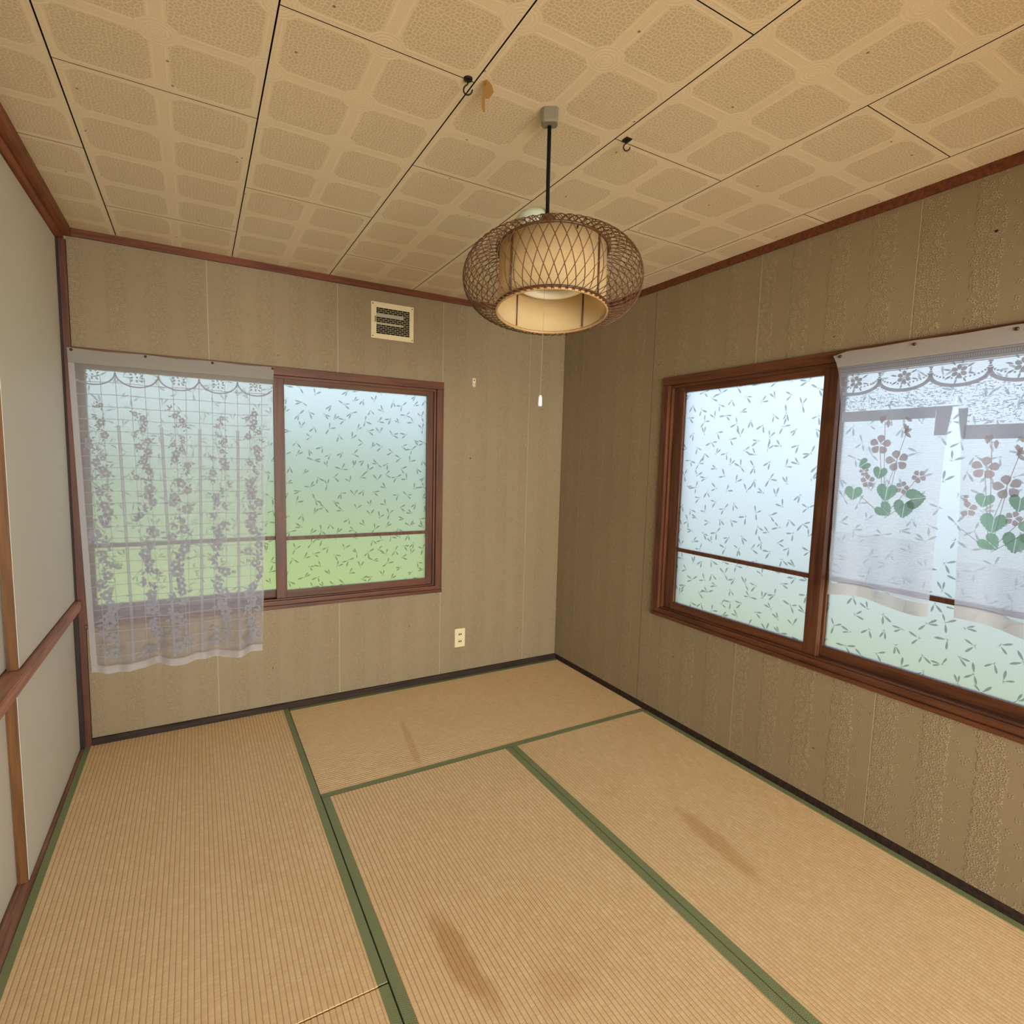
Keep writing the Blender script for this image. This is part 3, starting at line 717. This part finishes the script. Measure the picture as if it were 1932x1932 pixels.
# bouquets
def bouquet(ox, oz, pref):
    fl = Lace(SB, inpan); gr = Lace(SB, inpan)
    def F(u, z, R, rot=0.0):
        for k in range(5): fl.oval(u + ox, z + oz, rot + 2 * PI * k / 5, R * .86, R * .74, 9, .0016, R * .18, .62, 1.35)
    F(-1.976, 1.448, .034, .4); F(-2.034, 1.392, .036, .1)
    for (u, z, a, L) in ((-1.972, 1.550, -1.7, .030), (-1.985, 1.552, -1.3, .028), (-1.996, 1.535, -1.6, .030), (-2.046, 1.520, -1.9, .030), (-2.060, 1.512, -1.2, .030), (-2.07, 1.525, .6, .03), (-2.072, 1.50, -.4, .03), (-2.05, 1.49, -2.4, .03)):
        fl.oval(u + ox, z + oz, a, L, .012)
    for (u, z, R, rot) in ((-1.945, 1.318, .024, .2), (-2.108, 1.340, .022, 1.0), (-2.058, 1.300, .022, .6), (-1.93, 1.352, .016, .1)): F(u, z, R, rot)
    def leaf(u, z, R, a):
        # serrated heart shaped leaf in two halves with a pale vein between
        c, q = math.cos(a), math.sin(a)
        out = [(.06, 0), (-.16, .16), (-.24, .36), (-.18, .56), (.0, .70), (.22, .75), (.45, .70), (.66, .57), (.85, .40), (1.02, .20), (1.16, .0)]
        for sgn in (-1, 1):
            pts = []
            for (p, p2) in zip(out[:-1], out[1:]):
                for k in range(2):
                    x_, y_ = p[0] + (p2[0] - p[0]) * k / 2, p[1] + (p2[1] - p[1]) * k / 2
                    g_ = 1.06 if k else .98
                    pts.append((R * x_ * g_, sgn * (R * y_ * g_ + .0009)))
            pts.append((R * 1.16, .0006 * sgn))
            gr.poly([(u + ox + x * c - y * q, z + oz + x * q + y * c) for x, y in pts], .0017)
    for (u, z, R, a) in ((-1.902, 1.288, .036, -1.5), (-2.011, 1.300, .042, -1.5), (-2.085, 1.262, .044, -.2 + PI), (-2.070, 1.248, .044, -1.5), (-1.995, 1.230, .036, -2.4), (-1.985, 1.362, .030, -1.4), (-1.938, 1.385, .026, -.6)): leaf(u, z, R, a)
    for (p0, p1) in (((-1.976, 1.44), (-2.005, 1.20)), ((-2.034, 1.39), (-2.01, 1.20)), ((-1.985, 1.53), (-2.0, 1.30)), ((-2.06, 1.51), (-2.01, 1.30)), ((-1.902, 1.28), (-2.0, 1.20)), ((-2.108, 1.34), (-2.01, 1.20)), ((-2.09, 1.26), (-2.01, 1.19))):
        fl.strip([(p0[0] + (p1[0] - p0[0]) * i / 6 + ox, p0[1] + (p1[1] - p0[1]) * i / 6 + oz) for i in range(7)], .0022)
    fl.build('flower_print', M['lace_mauve'], curB, 'grey mauve violet blossoms'); gr.build('leaf_print', M['lace_green'], curB, 'green leaves of the bouquet')
bouquet(0, 0, 'a'); bouquet(-.302, -.075, 'b'); bouquet(-.47, 0.0, 'c')
# thumbtacks
def tack(loc, normal, label, group):
    m = MB(); m.lathe([(0.0001, .0050), (.0030, .0044), (.0052, .0026), (.0058, 0.0), (.0008, -.0006), (.0007, -.008)], 14)
    o = m.build('thumbtack', M['tack'], smooth=True); o.location = loc; o.rotation_euler = Vector(normal).to_track_quat('Z', 'Y').to_euler()
    return tag(o, label, 'thumbtack', group)
for i, (u, lb) in enumerate(((-2.597, 'tack at the closet end of the lace curtain top'), (-2.330, 'second tack from the closet along the lace curtain top'), (-2.062, 'third tack from the closet along the lace curtain top'), (-1.797, 'tack at the inner end of the lace curtain top'))):
    p = surfA(u, 1.789, .0024); tack((p[0], p[1], p[2]), (0, -1, 0), 'small dark round ' + lb, 'thumbtacks of the lace curtain')
for i, (u, lb) in enumerate(((-1.812, 'tack at the folded left corner of the cafe curtain'), (-2.055, 'middle tack of the cafe curtain top edge'), (-2.318, 'tack of the cafe curtain top at the right picture edge'))):
    p = surfB(u, 1.782, .0026); tack((p[0], p[1], p[2]), (-1, 0, 0), 'small dark round ' + lb, 'thumbtacks of the cafe curtain')

# ------------------------------------------------------------------ pendant lamp
AX = Vector((-1.291, -1.712)); CM = Vector((-2.1452, -3.0224)); nd = (AX - CM).normalized(); td = Vector((nd.y, -nd.x))
lamp = empty('pendant_lamp', (AX.x, AX.y, H - .0005))
tag(lamp, 'round woven bamboo pendant lamp with a cream drum shade hanging from the ceiling', 'pendant lamp')
m = MB()
pr = [(-.028, -.022), (-.020, -.030), (.020, -.030), (.028, -.022), (.028, .022), (.020, .030), (-.020, .030), (-.028, .022)]
for (z0, z1, s0, s1) in ((0.0, -.006, .96, 1.0), (-.006, -.036, 1.0, .98), (-.036, -.043, .98, .86)):
    for i in range(8):
        a, b = pr[i], pr[(i + 1) % 8]; m.quad([(a[0] * s0, a[1] * s0, z0), (b[0] * s0, b[1] * s0, z0), (b[0] * s1, b[1] * s1, z1), (a[0] * s1, a[1] * s1, z1)])
m.quad([(p[0] * .86, p[1] * .86, -.043) for p in pr]); m.quad([(p[0] * .96, p[1] * .96, 0) for p in pr])
ro_ = m.build('ceiling_rose', M['rose'], lamp); ro_.scale = (.80, .62, .86); ro_.rotation_euler = (0, 0, math.atan2(td.y, td.x))
m = MB(); m.tube([(0, 0, -.040), (0.001, .001, -.16), (.002, 0, -.285)], .0052, 10); m.build('cord', M['black'], lamp, True)
# shade assembly, slightly tilted
sh = empty('basket_shade'); sh.parent = lamp
cen = td * .020
tilt = math.radians(7.5)
axis_lat = Vector((td.x, td.y, 0))
sh.matrix_parent_inverse = Matrix.Identity(4)
sh.matrix_local = Matrix.Translation((cen.x, cen.y, 1.774 - (H - .0005))) @ Matrix.Rotation(-tilt, 4, axis_lat) @ Matrix.Rotation(math.atan2(-nd.y, -nd.x), 4, 'Z')
RR, HD, BO = .152, .168, .092
def prof(t):
    th = PI / 2 - PI * t
    return RR + .002 + BO * math.cos(th), HD / 2 + (.086 if th > 0 else .088) * math.sin(th)
NS = 56; DPH = math.radians(14)
for fam in (1, -1):
    pts = []
    for i in range(25):
        t = i / 24; r_, z_ = prof(t); r_ += .0012 * fam; a = fam * DPH * (t - .5) * 2; pts.append((r_ * math.cos(a), r_ * math.sin(a), z_))
    m = MB(); m.tube(pts, .00115, 4, caps=False); first = m.build('bamboo_strip', M['bamboo'], sh, True)
    for k in range(1, NS):
        o = first.copy(); COL.objects.link(o); o.parent = sh; o.rotation_euler = (0, 0, 2 * PI * k / NS)
# loops where the strips turn over the rim
m = MB()
for k in range(NS):
    a0 = 2 * PI * k / NS; pts = []
    for i in range(9):
        t = i / 8; a = a0 + (t - .5) * 2 * PI / NS * 1.7; pts.append(((RR + .006) * math.cos(a), (RR + .006) * math.sin(a), HD + .004 + .012 * math.sin(PI * t)))
    m.tube(pts, .0010, 4, caps=False)
m.build('rim_loops', M['bamboo'], sh, True)['kind'] = 'stuff'
def ring(name, R, z, r, mat):
    m = MB(); m.tube([(R * math.cos(2 * PI * i / 64), R * math.sin(2 * PI * i / 64), z) for i in range(64)], r, 8, True); return m.build(name, mat, sh, True)
ring('upper_ring', RR, HD + .001, .0038, M['bamboo']); ring('lower_ring', RR, -.002, .0040, M['ring']); ring('lower_binding', RR + .004, .003, .0032, M['bamboo_dark'])
m = MB(); m.lathe([(RR - .004, .001), (RR - .004, HD - .002), (RR - .0032, HD - .002), (RR - .0032, .001)], 64, close=True); m.build('drum_paper', M['paper'], sh, True)
for k, a in enumerate((-.80, .90, PI - .70, PI + .75)):
    for q, rr in ((0, RR - .0045), (1, RR - .0010)):
        m = MB(); m.tube([(rr * math.cos(a), rr * math.sin(a), .002), (rr * math.cos(a), rr * math.sin(a), HD)], .0027, 6); m.build('upright', M['bamboo_dark'], sh, True)
m = MB(); m.lathe([(.0005, .125), (.128, .125), (.132, .120), (.132, .106), (.128, .104), (.060, .114), (.0005, .114)], 48); m.build('reflector', M['white_plastic'], sh, True)
m = MB(); m.tube([(.095 * math.cos(2 * PI * i / 48), .095 * math.sin(2 * PI * i / 48), .088) for i in range(48)], .012, 10, True); m.build('ring_tube', M['white_plastic'], sh, True)
for k in range(3):
    a = 2 * PI * k / 3 + .4; m = MB(); m.tube([(.124 * math.cos(a), .124 * math.sin(a), .122), (RR * math.cos(a), RR * math.sin(a), HD - .004)], .0022, 5); m.build('bracket', M['metal_dark'], sh, True)
m = MB(); m.lathe([(.055, -.045), (.055, 0.0), (.052, .015), (.040, .030), (.020, .037), (.0005, .039)], 32)
hs = m.build('socket_housing', M['mint'], lamp, True); hs.location = (td.x * -.034 + nd.x * .045, td.y * -.034 + nd.y * .045, 2.022 - H)
m = MB(); m.lathe([(.0005, 0), (.016, 0), (.020, -.008), (.020, -.075), (.012, -.11), (.0005, -.11)], 20)
hs = m.build('cord_holder', M['bamboo_dark'], lamp, True); hs.location = (.002, 0, -.268)
m = MB(); m.tube([(0.0, 0, 1.885 - H), (-.001, 0, 1.72 - H), (-.004, 0, 1.546 - H)], .00045, 5); pc = m.build('pull_cord', M['string'], lamp)
m = MB(); m.lathe([(.0005, .018), (.0035, .017), (.0055, .010), (.0058, -.010), (.0048, -.013), (.0005, -.013)], 14); o = m.build('pull_knob', M['white_plastic'], lamp, True); o.location = (-.004, 0, 1.529 - H)

# ------------------------------------------------------------------ small things on the ceiling and walls
def hook(name, x, y, square, label):
    root = empty(name, (x, y, H - .0003)); tag(root, label, 'ceiling hook', 'ceiling hooks')
    m = MB()
    if square: m.box(-.010, .010, -.010, .010, -.004, 0)
    else: m.lathe([(.0005, 0), (.0115, 0), (.0105, -.004), (.005, -.0065), (.0005, -.007)], 16)
    m.build('base_plate', M['metal_dark'], root)
    s = .85 if square else 1.0
    d = Vector((nd.x, nd.y, 0)); t = Vector((td.x, td.y, 0))
    pts = [Vector((0, 0, -.003)), Vector((0, 0, -.009 * s))]
    for i in range(11):
        a = PI * .55 + 1.45 * PI * i / 10
        pts.append(Vector((0, 0, -.026 * s)) + t * (.011 * s * math.cos(a)) * (1 if not square else 1) + Vector((0, 0, .012 * s * math.sin(a))))
    m = MB(); m.tube(pts, .0019, 6); m.build('hook_wire', M['metal_dark'], root, True)
hook('ceiling_hook', -1.532, -1.708, False, 'dark screw hook with a round plate beside the amber tape')
hook('ceiling_hook', -1.027, -1.720, True, 'dark screw hook with a diamond plate right of the lamp cord')
# old peeling tape on the ceiling
def ribbon(path, widths, side, th=.0006):
    v = []; f = []; side = Vector(side)
    for p, w in zip(path, widths):
        p = Vector(p)
        for (s, q) in ((-1, -1), (1, -1), (1, 1), (-1, 1)): v.append(tuple(p + side * (s * w / 2) + Vector((nd.x, nd.y, 0)) * (q * th / 2)))
    for i in range(len(path) - 1):
        for k in range(4): a = i * 4 + k; b = i * 4 + (k + 1) % 4; f.append((a, b, b + 4, a + 4))
    n = len(v); f.append((0, 1, 2, 3)); f.append((n - 1, n - 2, n - 3, n - 4)); return v, f
tp = empty('peeling_tape', (-1.492, -1.728, H - .0008)); tag(tp, 'amber strip of old sticky tape curling down from the ceiling', 'tape')
tv = Vector((td.x, td.y, 0)); nv = Vector((nd.x, nd.y, 0))
path = [tv * .000, tv * .004 + Vector((0, 0, -.012)), tv * .006 + nv * .004 + Vector((0, 0, -.026)), tv * .004 + nv * .006 + Vector((0, 0, -.040))]
v, f = ribbon(path, [.004, .020, .026, .008], td.to_3d()); flatmesh('tape_flap', v, f, M['tape'], tp)
path = [tv * -.004 + Vector((0, 0, -.002)), tv * -.005 + Vector((0, 0, -.022)), tv * -.007 + nv * .004 + Vector((0, 0, -.044)), tv * -.007 + nv * .007 + Vector((0, 0, -.060)), tv * -.0045 + nv * .007 + Vector((0, 0, -.071))]
v, f = ribbon(path, [.007, .009, .009, .0085, .003], td.to_3d()); flatmesh('tape_tail', v, f, M['tape'], tp)

# vent grille
vent = empty('wall_vent', (-1.172, 0, 2.106)); tag(vent, 'cream square vent grille high on the back wall', 'vent')
m = MB(); w, h, bw = .121, .0965, .029
m.box(-w, w, -.006, 0, h - .028, h); m.box(-w, w, -.006, 0, -h, -h + .026); m.box(-w, -w + bw, -.006, 0, -h + .026, h - .028); m.box(w - .024, w, -.006, 0, -h + .026, h - .028)
m.build('frame', M['cream_plastic'], vent, bevel=.0012)
B('dark_backing', (-w + bw, w - .024, -.0008, 0, -h + .026, h - .028), M['dark'], vent)
x0, x1, z0, z1 = -w + bw, w - .024, -h + .026, h - .028
NR = 14; ph = (z1 - z0) / NR; m = MB()
for i in range(NR + 1): m.box(x0, x1, -.0042, -.0012, z0 + i * ph - .0009, z0 + i * ph + .0009)
for i in range(NR):
    nx = 7; pw = (x1 - x0) / nx
    for k in range(nx + 1):
        xx = x0 + (k + (.5 if i % 2 else 0)) * pw
        if xx < x1 - .001: m.box(xx - .0009, xx + .0009, -.0041, -.0012, z0 + i * ph, z0 + (i + 1) * ph)
m.build('mesh_grille', plain('vent_mesh_cream', (.42, .36, .22), .5), vent)
B('shutter_slat', (x0 + .001, x1 - .035, -.0060, -.0044, .020, .036), plain('vent_slat_grey', (.36, .34, .27), .5), vent)
B('shutter_slat', (x0 + .001, x1 - .035, -.0060, -.0044, -.022, -.010), plain('vent_slat_olive', (.40, .36, .22), .5), vent)
m = MB(); m.tube([(x0 - .006, -.006, .020), (x0 - .008, -.016, .016), (x0 - .008, -.016, -.006), (x0 - .006, -.006, -.010)], .0020, 6); m.build('lever', M['metal_dark'], vent, True)
for sx in (-1, 1):
    for sz in (-1, 1):
        m = MB(); m.lathe([(.0003, -.0018), (.0026, -.0014), (.0034, 0.0)], 10); o = m.build('screw', M['metal_dark'], vent); o.rotation_euler = (-PI / 2, 0, 0); o.location = (sx * (w - .009), -.0065, sz * (h - .011))
# outlet
out = empty('wall_outlet', (-.7315, 0, .2485)); tag(out, 'cream double wall outlet low on the back wall', 'outlet')
B('face_plate', (-.035, .035, -.006, 0, -.059, .059), M['cream_plastic'], out, bevel=.002)
for z in (.023, -.022):
    so = B('socket', (-.0155, .0155, -.0085, -.006, z - .013, z + .013), M['cream_plastic'], out, bevel=.001)
    for dx in (-.006, .006): B('slot', (dx - .0035, dx + .0035, -.0092, -.0084, z - .0055, z + .0055), M['dark'], so)
# wall hook plate
hp = empty('wall_hook', (-.664, 0, 1.823)); tag(hp, 'small cream plastic hook plate on the back wall right of the window', 'wall hook')
m = MB(); n_ = 10
outl = [(-.0105, .026), (.0105, .026)] + [(.0105 * math.cos(a), -.016 - .0105 * math.sin(a)) for a in [PI * i / n_ for i in range(n_ + 1)]]
m.quad([(x, -.0045, z) for x, z in outl]); m.quad([(x, 0.0, z) for x, z in reversed(outl)])
for i in range(len(outl)):
    a, b = outl[i], outl[(i + 1) % len(outl)]; m.quad([(a[0], -.0045, a[1]), (a[0], 0, a[1]), (b[0], 0, b[1]), (b[0], -.0045, b[1])])
m.build('plate', M['cream_plastic'], hp)
m = MB(); m.tube([(-.007, -.005, -.004), (-.007, -.010, -.014), (0, -.012, -.021), (.007, -.010, -.014), (.007, -.005, -.004)], .0022, 6); m.build('hook_lip', M['cream_plastic'], hp, True)
m = MB(); m.lathe([(.0003, -.002), (.0034, -.0014), (.0042, 0)], 10); o = m.build('screw', M['metal_dark'], hp); o.rotation_euler = (-PI / 2, 0, 0); o.location = (0, -.0052, .014)

def nail(loc, normal, label):
    m = MB(); m.lathe([(.0002, .0022), (.0030, .0018), (.0042, .0006), (.0038, 0), (.0010, -.0002), (.0009, -.006)], 12)
    o = m.build('nail', M['metal_dark'], smooth=True); o.location = loc; o.rotation_euler = Vector(normal).to_track_quat('Z', 'Y').to_euler(); tag(o, label, 'nail', 'nails in the walls')
nail((0, -2.233, 2.091), (-1, 0, 0), 'dark nail head high on the right wall above the cafe curtain')
nail((-.678, 0, 1.368), (0, -1, 0), 'tiny dark nail in the back wall right of the window')
# ------------------------------------------------------------------ outside
struct(B('lawn', (-30, 3.2, .5, 45, -.75, -.45), M['grass']), 'green lawn outside the back window')
struct(B('lawn_side', (.5, 3.2, -30, .5, -.75, -.45), M['grass']), 'green lawn strip outside the right window')
struct(B('gravel', (3.2, 40, -30, 45, -.75, -.44), M['gravel']), 'grey gravel beyond the lawn')
r = random.Random(9); bm = bmesh.new()
hv = MB()
for i in range(60):
    for j in range(1):
        hv.box(-24 + i * .5, -24 + i * .5 + .55, 12 + r.uniform(-.3, .3), 13.2, -.45, 2.6 + r.uniform(-.35, .5))
o = hv.build('hedge', M['hedge'], bevel=.08); tag(o, 'green hedge beyond the lawn behind the back window glass', 'hedge', kind='stuff')
